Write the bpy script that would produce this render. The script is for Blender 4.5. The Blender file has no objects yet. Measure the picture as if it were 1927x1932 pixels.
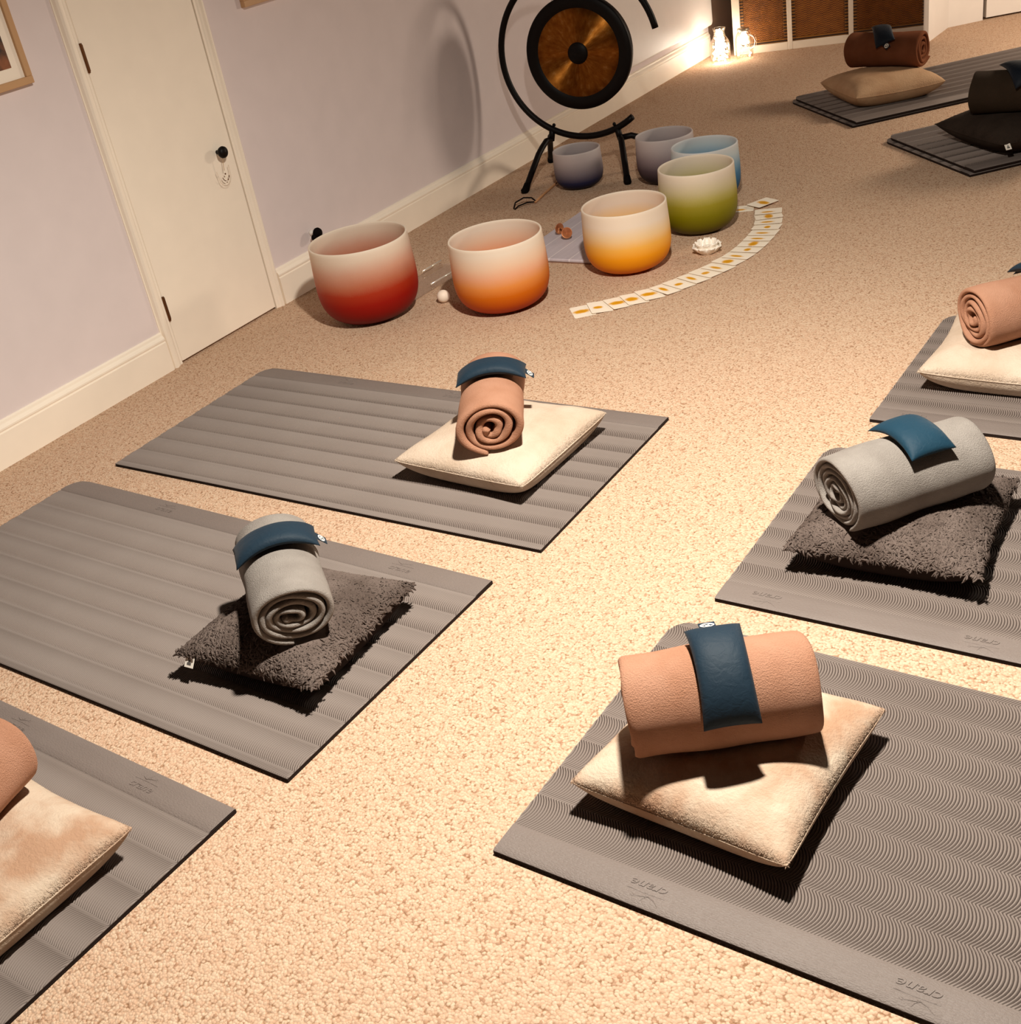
import bpy, math, random
import numpy as np
from mathutils import Matrix, Vector, Euler

S = bpy.context.scene
COL = S.collection
PI = math.pi
rnd = random.Random(4)

# ------------------------------------------------------------------ camera, world, lights, exposure
cam_data = bpy.data.cameras.new('camera')
cam = bpy.data.objects.new('camera', cam_data); COL.objects.link(cam)
CR = ((0.8367608657506327, 0.5242385817081275, -0.15813020899531627),
      (-0.15525963971181556, 0.5040838034503665, 0.8495845828259652),
      (0.5250958939325354, -0.686347891777678, 0.5031906931050376))
M = Matrix(CR).transposed().to_4x4()
M.translation = Vector((3.513, 0.0, 1.6))
cam.matrix_world = M
cam_data.sensor_fit = 'HORIZONTAL'
cam_data.sensor_width = 36.0
cam_data.lens = 36.0 * 2230.45 / 1927.0
cam_data.clip_start = 0.05
S.camera = cam

world = bpy.data.worlds.new('world'); S.world = world; world.use_nodes = True
bg = world.node_tree.nodes['Background']
bg.inputs[0].default_value = (1.0, 0.72, 0.5, 1); bg.inputs[1].default_value = 0.02

D_ = math.radians
def lamp(name, kind, loc, power, color, size=0.05, rot=None, spot=None):
    d = bpy.data.lights.new(name, kind); d.energy = power; d.color = color
    if kind in ('POINT', 'SPOT'): d.shadow_soft_size = size
    if kind == 'AREA': d.size = size
    if spot: d.spot_size, d.spot_blend = spot
    o = bpy.data.objects.new(name, d); COL.objects.link(o); o.location = loc
    if rot: o.rotation_euler = rot
    return o
lamp('ceiling_downlight', 'SPOT', (2.65, 1.9, 2.40), 575, (1.0, 0.925, 0.81), 0.065, spot=(D_(166), 1.0))
lamp('far_floor_lamp', 'POINT', (3.25, 7.25, 1.32), 175, (1.0, 0.84, 0.67), 0.28)

S.view_settings.view_transform = 'Standard'
S.view_settings.look = 'None'
S.view_settings.gamma = 1.0
S.view_settings.use_curve_mapping = False
S.view_settings.exposure = 0.0

# ------------------------------------------------------------------ helpers
def lin(c):
    if isinstance(c, str):
        c = c.lstrip('#'); c = [int(c[i:i + 2], 16) / 255 for i in (0, 2, 4)]
        c = [x / 12.92 if x <= .04045 else ((x + .055) / 1.055) ** 2.4 for x in c]
    return (c[0], c[1], c[2], 1.0)

class NT:
    """tiny node-tree builder"""
    def __init__(self, name):
        self.m = bpy.data.materials.new(name); self.m.use_nodes = True
        self.t = self.m.node_tree; self.n = self.t.nodes; self.l = self.t.links
        self.p = self.n['Principled BSDF']; self.out = self.n['Material Output']
    def node(self, typ, **kw):
        x = self.n.new(typ)
        for k, v in kw.items(): setattr(x, k, v)
        return x
    def link(self, a, b): self.l.new(a, b)
    def coord(self, which='Object'): return self.node('ShaderNodeTexCoord').outputs[which]
    def mapping(self, src, scale=(1, 1, 1), loc=(0, 0, 0), rot=(0, 0, 0)):
        m = self.node('ShaderNodeMapping'); m.inputs['Scale'].default_value = scale
        m.inputs['Location'].default_value = loc; m.inputs['Rotation'].default_value = rot
        self.link(src, m.inputs['Vector']); return m.outputs['Vector']
    def noise(self, src, scale, detail=2, rough=.5, dist=0):
        x = self.node('ShaderNodeTexNoise'); x.inputs['Scale'].default_value = scale
        x.inputs['Detail'].default_value = detail; x.inputs['Roughness'].default_value = rough
        x.inputs['Distortion'].default_value = dist
        self.link(src, x.inputs['Vector']); return x.outputs['Fac']
    def voronoi(self, src, scale, out='Distance', feature='F1'):
        x = self.node('ShaderNodeTexVoronoi'); x.inputs['Scale'].default_value = scale; x.feature = feature
        self.link(src, x.inputs['Vector']); return x.outputs[out]
    def ramp(self, fac, stops, interp='LINEAR'):
        r = self.node('ShaderNodeValToRGB'); r.color_ramp.interpolation = interp
        e = r.color_ramp.elements
        while len(e) < len(stops): e.new(.5)
        for i, (p, c) in enumerate(stops): e[i].position = p; e[i].color = lin(c) if not isinstance(c, float) else (c, c, c, 1)
        self.link(fac, r.inputs['Fac']); return r.outputs['Color']
    def mix(self, fac, a, b, mode='MIX'):
        x = self.node('ShaderNodeMix', data_type='RGBA', blend_type=mode)
        for v, s in ((fac, x.inputs[0]), (a, x.inputs[6]), (b, x.inputs[7])):
            if hasattr(v, 'node'): self.link(v, s)
            elif s.type == 'VALUE': s.default_value = v
            else: s.default_value = lin(v)
        return x.outputs[2]
    def math(self, op, a, b=None, c=None):
        x = self.node('ShaderNodeMath', operation=op)
        for i, v in enumerate((a, b, c)):
            if v is None: continue
            if hasattr(v, 'node'): self.link(v, x.inputs[i])
            else: x.inputs[i].default_value = v
        return x.outputs[0]
    def sep(self, src):
        x = self.node('ShaderNodeSeparateXYZ'); self.link(src, x.inputs[0]); return x.outputs
    def bump(self, h, strength=.5, dist=.002, normal=None):
        b = self.node('ShaderNodeBump'); b.inputs['Strength'].default_value = strength
        b.inputs['Distance'].default_value = dist; self.link(h, b.inputs['Height'])
        if normal: self.link(normal, b.inputs['Normal'])
        return b.outputs['Normal']
    def base(self, c):
        s = self.p.inputs['Base Color']
        if hasattr(c, 'node'): self.link(c, s)
        else: s.default_value = lin(c)
    def set(self, **kw):
        for k, v in kw.items():
            s = self.p.inputs[k.replace('_', ' ')]
            if hasattr(v, 'node'): self.link(v, s)
            else: s.default_value = v

def plain(name, c, rough=.6, spec=.3, bump=None, **kw):
    t = NT(name)
    co = t.coord()
    f = t.noise(co, 9, 3)
    a = lin(c)
    t.base(t.mix(f, (a[0] * .95, a[1] * .95, a[2] * .95), (min(1, a[0] * 1.04), min(1, a[1] * 1.04), min(1, a[2] * 1.04))))
    t.set(Roughness=rough, Specular_IOR_Level=spec, **kw)
    if bump: t.set(Normal=t.bump(t.noise(co, bump[0], 3), bump[1], bump[2]))
    return t.m

def link_mesh(name, me, mat, parent=None, smooth=True):
    o = bpy.data.objects.new(name, me); COL.objects.link(o)
    if mat: me.materials.append(mat)
    if smooth is not None: me.polygons.foreach_set('use_smooth', [bool(smooth)] * len(me.polygons))
    if parent: o.parent = parent
    return o

def build(name, V, F, mat, parent=None, smooth=True):
    me = bpy.data.meshes.new(name)
    if isinstance(F, np.ndarray):
        V = np.asarray(V, np.float32); n = F.shape[1]
        me.vertices.add(len(V)); me.vertices.foreach_set('co', V.ravel())
        me.loops.add(F.size); me.loops.foreach_set('vertex_index', F.astype(np.int32).ravel())
        me.polygons.add(len(F)); me.polygons.foreach_set('loop_start', np.arange(0, F.size, n, dtype=np.int32))
        me.update(calc_edges=True)
    else:
        me.from_pydata([tuple(map(float, v)) for v in V], [], [tuple(f) for f in F]); me.update()
    me.validate()
    return link_mesh(name, me, mat, parent, smooth)

class MB:
    """collects primitive shapes for ONE mesh"""
    def __init__(self): self.V = []; self.F = []
    def add(self, V, F):
        o = len(self.V); self.V += [tuple(map(float, v)) for v in V]; self.F += [tuple(int(i) + o for i in f) for f in F]; return self
    def box(self, lo, hi, bev=0.0):
        (x0, y0, z0), (x1, y1, z1) = lo, hi
        b = min(bev, (x1 - x0) / 2.01, (y1 - y0) / 2.01, (z1 - z0) / 2.01)
        if b <= 0:
            V = [(x, y, z) for z in (z0, z1) for y in (y0, y1) for x in (x0, x1)]
            return self.add(V, [(0, 2, 3, 1), (4, 5, 7, 6), (0, 1, 5, 4), (2, 6, 7, 3), (0, 4, 6, 2), (1, 3, 7, 5)])
        def loop(i, z): return [(x0 + i + 0, y0 + i, z), (x1 - i, y0 + i, z), (x1 - i, y1 - i, z), (x0 + i, y1 - i, z)]
        def oct_(i, z):
            c = b
            return [(x0 + i + c, y0 + i, z), (x1 - i - c, y0 + i, z), (x1 - i, y0 + i + c, z), (x1 - i, y1 - i - c, z),
                    (x1 - i - c, y1 - i, z), (x0 + i + c, y1 - i, z), (x0 + i, y1 - i - c, z), (x0 + i, y0 + i + c, z)]
        R = [oct_(b * .9, z0), oct_(0, z0 + b), oct_(0, z1 - b), oct_(b * .9, z1)]
        V = [p for r in R for p in r]; F = [tuple(range(7, -1, -1)), tuple(range(24, 32))]
        for k in range(3):
            for i in range(8): j = (i + 1) % 8; F.append((k * 8 + i, k * 8 + j, k * 8 + 8 + j, k * 8 + 8 + i))
        return self.add(V, F)
    def tube(self, pts, r, n=10, closed=False, caps=True, flat=1.0):
        P = [Vector(p) for p in pts]; N = len(P)
        rs = r if isinstance(r, (list, tuple)) else [r] * N
        up = None; V = []
        for i, p in enumerate(P):
            if closed: t = (P[(i + 1) % N] - P[i - 1])
            else: t = P[min(i + 1, N - 1)] - P[max(i - 1, 0)]
            t.normalize()
            if up is None:
                up = Vector((0, 0, 1)) if abs(t.z) < .9 else Vector((1, 0, 0))
            s = t.cross(up); s.normalize(); up = s.cross(t); up.normalize()
            for k in range(n):
                a = 2 * PI * k / n
                V.append(p + (s * math.cos(a) + up * math.sin(a) * flat) * rs[i])
        F = []
        for i in range(N if closed else N - 1):
            a, b = i * n, ((i + 1) % N) * n
            for k in range(n): F.append((a + k, a + (k + 1) % n, b + (k + 1) % n, b + k))
        if not closed and caps: F += [tuple(range(n - 1, -1, -1)), tuple(range((N - 1) * n, N * n))]
        return self.add(V, F)
    def lathe(self, prof, n=48, center=(0, 0, 0), axis='z'):
        V = []; F = []; m = len(prof)
        for r, z in prof:
            for k in range(n):
                a = 2 * PI * k / n; c, s = r * math.cos(a), r * math.sin(a)
                p = (c, s, z) if axis == 'z' else ((c, -z, s) if axis == 'y' else (z, c, s))
                V.append((p[0] + center[0], p[1] + center[1], p[2] + center[2]))
        for i in range(m - 1):
            for k in range(n): j = (k + 1) % n; F.append((i * n + k, i * n + j, i * n + n + j, i * n + n + k))
        if prof[0][0] > 1e-6: F.append(tuple(range(n - 1, -1, -1)))
        if prof[-1][0] > 1e-6: F.append(tuple(range((m - 1) * n, m * n)))
        return self.add(V, F)
    def prism(self, prof, p0, p1, out):
        """extrude a (outward, height) profile from p0 to p1"""
        n = len(prof); V = []
        for p in (p0, p1):
            for o, z in prof: V.append((p[0] + out[0] * o, p[1] + out[1] * o, p[2] + z))
        F = [(i, (i + 1) % n, n + (i + 1) % n, n + i) for i in range(n)] + [tuple(range(n - 1, -1, -1)), tuple(range(n, 2 * n))]
        return self.add(V, F)
    def build(self, name, mat, parent=None, smooth=False):
        o = build(name, self.V, self.F, mat, parent, smooth)
        return o

def sphere_prof(r, z0=0, n=12, squash=1.0):
    return [(max(1e-7, r * math.sin(PI * i / n)), z0 + r * squash * (1 - math.cos(PI * i / n))) for i in range(n + 1)]

def weld(o, angle=None):
    if angle is not None:
        try: o.data.set_sharp_from_angle(angle=angle)
        except Exception: pass
    return o

def tag(o, label=None, cat=None, group=None, kind=None):
    if label: o['label'] = label
    if cat: o['category'] = cat
    if group: o['group'] = group
    if kind: o['kind'] = kind
    return o
def thing(name, label, cat, loc=(0, 0, 0), rz=0.0, group=None):
    o = bpy.data.objects.new(name, None); COL.objects.link(o); o.empty_display_size = .1
    o.location = loc; o.rotation_euler = (0, 0, rz)
    return tag(o, label, cat, group)
def copy_tree(o, parent=None):
    c = o.copy(); COL.objects.link(c)
    if parent: c.parent = parent
    for ch in list(o.children): copy_tree(ch, c)
    return c
def struct(o): o['kind'] = 'structure'; return o
D = math.radians

# ------------------------------------------------------------------ materials
def m_carpet():
    t = NT('carpet'); co = t.coord()
    w = t.node('ShaderNodeVectorMath', operation='ADD')
    nz = t.node('ShaderNodeTexNoise'); nz.inputs['Scale'].default_value = 90; t.link(co, nz.inputs['Vector'])
    sc = t.node('ShaderNodeVectorMath', operation='SCALE'); t.link(nz.outputs['Color'], sc.inputs[0]); sc.inputs['Scale'].default_value = .006
    t.link(co, w.inputs[0]); t.link(sc.outputs[0], w.inputs[1]); v = w.outputs[0]
    d = t.voronoi(v, 175)
    cellcol = t.sep(t.voronoi(v, 175, 'Color'))
    big = t.noise(co, 1.3, 3); mid = t.noise(co, 55, 3, .6)
    c = t.mix(cellcol[0], (.55, .35, .235), (.65, .485, .35))
    fleck = t.math('GREATER_THAN', cellcol[1], .965)
    c = t.mix(t.math('MULTIPLY', fleck, .6), c, '#8a5a3c')
    gap = t.math('MULTIPLY', t.ramp(d, [(0.50, 0.0), (.80, 1.0)]), t.ramp(mid, [(.38, .25), (.62, 1.0)]))
    c = t.mix(gap, c, (.24, .12, .06))
    c = t.mix(t.math('MULTIPLY', big, .2), c, (.54, .36, .24))
    t.base(c); t.set(Roughness=.95, Specular_IOR_Level=.05)
    h = t.math('SUBTRACT', 1.0, d)
    t.set(Normal=t.bump(t.math('ADD', h, t.math('MULTIPLY', mid, .6)), .55, .004))
    return t.m
CARPET = m_carpet()
WALL = plain('lilac_wall_paint', '#e4d7d6', .8, .1, bump=(180, .06, .001))
CREAM = plain('cream_gloss_paint', '#fbeedd', .42, .35, bump=(60, .04, .001))
WHITE = plain('white_panel_paint', '#ece4dc', .45, .3)
RADIATOR = plain('white_radiator_enamel', '#e9e0da', .35, .4)
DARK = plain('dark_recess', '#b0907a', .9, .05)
BLACK = plain('black_metal', '#0a0403', .5, .18)
FELT = plain('black_rubber', '#080404', .8, .1)
HINGE = plain('aged_brass', '#6b4426', .45, .5, Metallic=.8)
WHITETAG = plain('white_label_cloth', '#efe8de', .8, .1)
GREYPRINT = plain('grey_print', '#5d5a58', .8, .1)
EMBLEM = plain('white_emblem_thread', '#f4efe6', .8, .1)

def m_mat():
    t = NT('yoga_mat_foam'); co = t.coord()
    n1 = t.noise(co, 900, 2); n2 = t.noise(co, 5, 3)
    t.base(t.mix(n2, (.195, .156, .137), (.235, .193, .172)))
    t.set(Roughness=.62, Specular_IOR_Level=.28, Normal=t.bump(n1, .18, .0006))
    return t.m
def m_strip():
    t = NT('yoga_mat_border'); co = t.coord()
    v = t.voronoi(t.mapping(co, (60, 150, 60)), 1.6, 'Distance', 'DISTANCE_TO_EDGE')
    n1 = t.noise(co, 700, 2); n2 = t.noise(co, 5, 3)
    t.base(t.mix(n2, (.168, .134, .119), (.205, .168, .151)))
    h = t.math('ADD', t.math('MINIMUM', v, .25), t.math('MULTIPLY', n1, .3))
    t.set(Roughness=.55, Specular_IOR_Level=.3, Normal=t.bump(h, .7, .002))
    return t.m
MATF = m_mat(); STRIP = m_strip()
MATEDGE = plain('yoga_mat_edge', '#231814', .7, .15, bump=(260, .4, .002))

def m_plush(name, a, b, scale=260, bs=.5, bd=.0025, patch=7, sheen=.25):
    t = NT(name); co = t.coord()
    n = t.noise(co, scale, 4, .65); p = t.noise(co, patch, 3, .6)
    t.base(t.mix(t.ramp(p, [(.36, 0.0), (.64, 1.0)]), a, b)); t.set(Roughness=.92, Specular_IOR_Level=.08, Sheen_Weight=sheen, Sheen_Roughness=.5)
    t.p.inputs['Sheen Tint'].default_value = lin(b)
    t.set(Normal=t.bump(t.math('ADD', n, t.math('MULTIPLY', t.noise(co, 40, 3), .25)), bs, bd))
    return t.m
CREAMPLUSH = m_plush('cream_plush', (.50, .385, .29), (.60, .485, .385), scale=150, bs=.7, bd=.004)
SHADED_CHARCOAL = m_plush('shaded_charcoal_plush', (.024, .016, .012), (.036, .025, .019), scale=200)  # charcoal plush with the unlit far cushion's shade put into the colour
TANPLUSH = m_plush('tan_plush', (.42, .25, .14), (.50, .32, .19), scale=150, bs=.7, bd=.004)
PEACHPLUSH = m_plush('peach_cream_plush', (.42, .255, .165), (.57, .455, .35), scale=150, bs=.7, bd=.004, patch=9)
DARKPLUSH = m_plush('charcoal_shaggy_plush', (.085, .062, .052), (.15, .115, .10), scale=320)
DARKBACK = plain('charcoal_cushion_back', '#2e2420', .9, .05)
PINK = m_plush('pink_fleece', (.42, .205, .125), (.50, .265, .175), scale=360, bs=1.0, bd=.004)
SHADED_PINK = m_plush('shaded_pink_fleece', (.155, .050, .021), (.195, .068, .031), scale=360, bs=1.0, bd=.004)  # same pink fleece, its unlit front darkened into the base colour
GREY = m_plush('grey_fleece', (.255, .226, .204), (.335, .302, .275), scale=360, bs=1.0, bd=.004)
TAUPE = m_plush('taupe_fleece', (.034, .022, .014), (.044, .029, .019), scale=360, bs=1.0, bd=.004)
def m_navy(name, a, b):
    t = NT(name); co = t.coord()
    t.base(t.mix(t.noise(co, 14, 3), a, b)); t.set(Roughness=.6, Specular_IOR_Level=.18, Sheen_Weight=.03)
    t.set(Normal=t.bump(t.math('ADD', t.noise(co, 60, 3, .6, .6), t.math('MULTIPLY', t.noise(co, 1500, 1), .12)), .35, .004))
    return t.m
NAVY = m_navy('navy_cotton', (.007, .019, .034), (.011, .027, .044))
SHADED_NAVY = m_navy('shaded_navy_cotton', (.004, .007, .014), (.006, .010, .018))  # navy cotton with shade painted in, for the unlit far pillows
TEAL = m_navy('petrol_blue_cotton', (.005, .030, .055), (.009, .040, .068))

# ------------------------------------------------------------------ the setting
def poly_wall(name, pts, z0, z1, mat, thick=.06, side=1):
    """wall with thickness from a floor polyline; side = which side of the run is the back"""
    b = MB()
    for (x0, y0), (x1, y1) in zip(pts[:-1], pts[1:]):
        dx, dy = x1 - x0, y1 - y0; L = math.hypot(dx, dy); nx, ny = -dy / L * thick * side, dx / L * thick * side
        V = [(x0, y0, z0), (x1, y1, z0), (x1 + nx, y1 + ny, z0), (x0 + nx, y0 + ny, z0)]
        V += [(a, c, z1) for a, c, _ in V]
        b.add(V, [(0, 1, 2, 3), (4, 5, 6, 7), (0, 1, 5, 4), (1, 2, 6, 5), (2, 3, 7, 6), (3, 0, 4, 7)])
    return struct(b.build(name, mat))

fl = MB().box((-.6, -2.2, -.05), (5.4, 9.4, 0)).build('floor', CARPET); struct(fl)
WX = -.02                                                     # wall face; the skirting front stands at x = 0
DY0, DY1 = 2.742, 3.290                                       # door opening
b = MB()
b.box((WX - .1, -2.2, 0), (WX, DY0, 2.5)).box((WX - .1, DY1, 0), (WX, 7.72, 2.5)).box((WX - .1, DY0, 2.0), (WX, DY1, 2.5))
struct(b.build('wall_left', WALL))
b = MB(); b.box((-.16, 7.72, 0), (-.07, 9.3, 2.5)).box((-.16, 9.2, 0), (1.7, 9.3, 2.5))
struct(b.build('wall_back', DARK))
poly_wall('wall_right', [(1.388, 7.74), (1.412, 7.74), (1.425, 8.14), (1.595, 8.303)], 0, 2.5, WHITE, .03, 1)
w = poly_wall('wall_far', [(1.612, 8.318), (1.80, 8.462), (2.9, 9.30)], .012, 2.5, WHITE, .05, 1)
# raised moulding on the white return
b = MB(); p0 = Vector((1.46, 8.17)); p1 = Vector((1.54, 8.25)); dd = (p1 - p0).normalized(); nn = Vector((dd.y, -dd.x))
q = [p0, p1, p1 + nn * .012, p0 + nn * .012]
V = [(a.x, a.y, .17) for a in q] + [(a.x, a.y, 1.2) for a in q]
b.add(V, [(3, 2, 1, 0), (4, 5, 6, 7), (0, 1, 5, 4), (1, 2, 6, 5), (2, 3, 7, 6), (3, 0, 4, 7)])
struct(b.build('trim_4', WHITE))

SK = [(0, 0), (.02, 0), (.02, .112), (.0165, .1145), (.0165, .118), (.019, .121), (.019, .127), (.0145, .134), (.0105, .138), (.0085, .146), (.003, .150), (0, .150)]
def skirting(name, p0, p1):
    o = MB().prism(SK, p0, p1, (1, 0)).build(name, CREAM); return struct(o)
skirting('baseboard_left', (WX, -2.2, 0), (WX, 2.690, 0))
skirting('baseboard_back', (WX, 3.340, 0), (WX, 7.70, 0))
# architraves: moulded casing either side of the door
AR = [(-.03, 0), (-.03, .052), (.004, .052), (.004, .047), (.016, .043), (.022, .036), (.022, .030), (.016, .026), (.014, .016), (.010, .010), (.010, 0)]
def architrave(name, y, sgn):
    V = []
    for z in (0, 2.06):
        for o, u in AR: V.append((WX + .0 + o if o < 0 else WX + o, y + sgn * u, z))
    n = len(AR)
    F = [(i, (i + 1) % n, n + (i + 1) % n, n + i) for i in range(n)] + [tuple(range(n - 1, -1, -1)), tuple(range(n, 2 * n))]
    return struct(build(name, V, F, CREAM, None, False))
architrave('trim_1', DY0, -1); architrave('trim_2', DY1, 1)
struct(MB().box((WX - .03, DY0 - .05, 2.0), (WX + .018, DY1 + .05, 2.05)).build('trim_3', CREAM))
# cupboard door: slab > hinges, knob
door = MB().box((-.055, DY0 + .004, .008), (-.012, DY1 - .004, 1.995), .002).build('door_1', CREAM); struct(door)
struct(MB().box((-.12, DY0 - .002, 0), (-.07, DY1 + .002, 2.0)).build('wall_closet', DARK))
for z in (1.075, .175):
    b = MB(); b.tube([(-.009, DY0 + .004, z), (-.009, DY0 + .004, z + .095)], .0055, 8)
    b.box((-.012, DY0 + .004, z + .004), (-.0105, DY0 + .014, z + .09))
    h = b.build('hinge', HINGE, door)
k = MB().lathe([(.008, 0), (.008, .014), (.010, .018), (.019, .022), (.0225, .030), (.021, .038), (.014, .044), (1e-6, .046)], 24, (-.012, 3.206, .672), 'x').build('knob', BLACK, door, True)

# ------------------------------------------------------------------ pictures on the wall
OAK = plain('pale_oak_frame', '#c49a70', .5, .3, bump=(40, .1, .001))
def m_art():
    t = NT('abstract_painting'); co = t.coord()
    n = t.noise(co, 9, 4, .6, 1.2); z = t.sep(co)[2]
    f = t.math('ADD', t.math('MULTIPLY', z, 1.6), t.math('MULTIPLY', n, .55))
    t.base(t.ramp(f, [(.1, '#5c2408'), (.34, '#a8643c'), (.52, '#3a2a22'), (.6, '#1f4c6b'), (.75, '#4b6a2a'), (1.0, '#c99a62')]))
    t.set(Roughness=.5); return t.m
ART = m_art()
def picture(name, y0, y1, z0, z1, fw, mw, label):
    t = thing(name, label, 'picture', (WX, (y0 + y1) / 2, z0))
    hw = (y1 - y0) / 2; H = z1 - z0; b = MB()
    for lo, hi in (((0, -hw, 0), (.022, hw, fw)), ((0, -hw, H - fw), (.022, hw, H)), ((0, -hw, fw), (.022, -hw + fw, H - fw)), ((0, hw - fw, fw), (.022, hw, H - fw))):
        b.box(lo, hi, .0015)
    b.build('frame', OAK, t)
    MB().box((0.0, -hw + fw, fw), (.012, hw - fw, H - fw)).build('mount', CREAM, t)
    MB().box((.012, -hw + fw + mw, fw + mw), (.0135, hw - fw - mw, H - fw - mw)).build('painting', ART, t)
    return t
picture('framed_picture', 2.02, 2.519, 1.10, 1.72, .023, .037, 'oak framed picture of warm browns and blues left of the cupboard door')
picture('framed_picture', 3.532, 3.93, 1.126, 1.66, .023, .037, 'oak framed picture high on the wall between door and gong, only its corner showing')

# doorstop on the wall behind the red bowl
t = thing('wall_doorstop', 'small black doorstop on the wall above the skirting behind the red bowl', 'doorstop', (WX, 3.602, .214))
MB().lathe([(.012, 0), (.012, .006), (.007, .010), (.007, .030)], 16, (0, 0, 0), 'x').build('stem', WHITE, t, True)
b = MB().lathe([(.010, .026), (.021, .030), (.0235, .038), (.020, .048), (1e-6, .052)], 20, (0, 0, 0), 'x')
b.lathe([(1e-6, -.012), (.012, -.006), (.014, 0), (.012, .008), (1e-6, .013)], 14, (.034, -.022, -.012), 'x').build('rubber_head', FELT, t, True)

# clear ornament on the door knob
def m_clear(name, col='#fff6ea', rough=.05, alpha=.22):
    t = NT(name)
    tr = t.node('ShaderNodeBsdfTransparent'); gl = t.node('ShaderNodeBsdfGlossy'); gl.inputs['Roughness'].default_value = rough
    gl.inputs['Color'].default_value = lin(col); tr.inputs['Color'].default_value = (.99, .98, .97, 1)
    fr = t.node('ShaderNodeLayerWeight'); fr.inputs['Blend'].default_value = .35
    f = t.math('ADD', t.math('MULTIPLY', fr.outputs['Fresnel'], .45), alpha * .12)
    mx = t.node('ShaderNodeMixShader'); t.link(f, mx.inputs[0]); t.link(tr.outputs[0], mx.inputs[1]); t.link(gl.outputs[0], mx.inputs[2])
    t.link(mx.outputs[0], t.out.inputs['Surface']); return t.m
CLEAR = m_clear('clear_plastic')
t = thing('hanging_ornament', 'clear plastic ornament hanging on a thread from the black door knob', 'ornament', (.002, 3.206, .672))
MB().tube([(.012, 0, .006), (.012, -.004, -.02), (.009, -.008, -.05), (.007, -.009, -.068)], .0012, 6).build('thread', plain('ornament_thread', '#c4a988', .7), t)
b = MB(); U = []
for i in range(19):
    a = PI + PI * i / 18; U.append((.004, -.012 + .031 * math.cos(a), -.088 + .036 * math.sin(a)))
b.tube([(.004, -.047, -.062)] + U + [(.004, .021, -.055)], .0022, 8)
b.build('clear_hook', CLEAR, t, True)
b = MB(); U = [(.006, -.008 + .018 * math.cos(PI * 1.08 + PI * .84 * i / 12), -.085 + .022 * math.sin(PI * 1.08 + PI * .84 * i / 12)) for i in range(13)]
b.tube(U[:6], .0016, 6).tube(U[7:10], .0016, 6).tube(U[10:], .0018, 6)
b.lathe(sphere_prof(.0032), 8, (.006, -.007, -.084)); b.build('bead_arc', HINGE, t, True)

# ------------------------------------------------------------------ radiator on the wall behind the gong
t = thing('radiator', 'flat white radiator panel on the wall behind the gong', 'radiator', (WX, 6.872, .198))
b = MB(); n = 8; prof = []
hw, H, T, r = .80, .62, .060, .03
def rr(ins):
    P = []
    for cx, cz, a0 in ((hw - r, r, -90), (hw - r, H - r, 0), (-hw + r, H - r, 90), (-hw + r, r, 180)):
        for i in range(n + 1):
            a = D(a0 + 90 * i / n); P.append((cx + (r - ins) * math.cos(a), cz + (r - ins) * math.sin(a)))
    return P
rings = [(.034, 0), (T - .008, 0), (T - .002, .003), (T, .010)]
V = []; F = []; m = 4 * (n + 1)
for x, ins in rings: V += [(x, yy, zz) for yy, zz in rr(ins)]
for i in range(len(rings) - 1):
    for k in range(m): j = (k + 1) % m; F.append((i * m + k, i * m + j, i * m + m + j, i * m + m + k))
F += [tuple(range(m)), tuple(range((len(rings) - 1) * m, len(rings) * m))]
b.add(V, F); b.build('panel', RADIATOR, t)
MB().box((.001, -.6, .10), (.034, -.56, .5)).build('bracket', RADIATOR, t)
MB().box((.001, .56, .10), (.034, .60, .5)).build('bracket', RADIATOR, t)
MB().box((.012, -.78, .012), (.030, .78, .03), .002).build('lower_fin', DARK, t)

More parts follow.
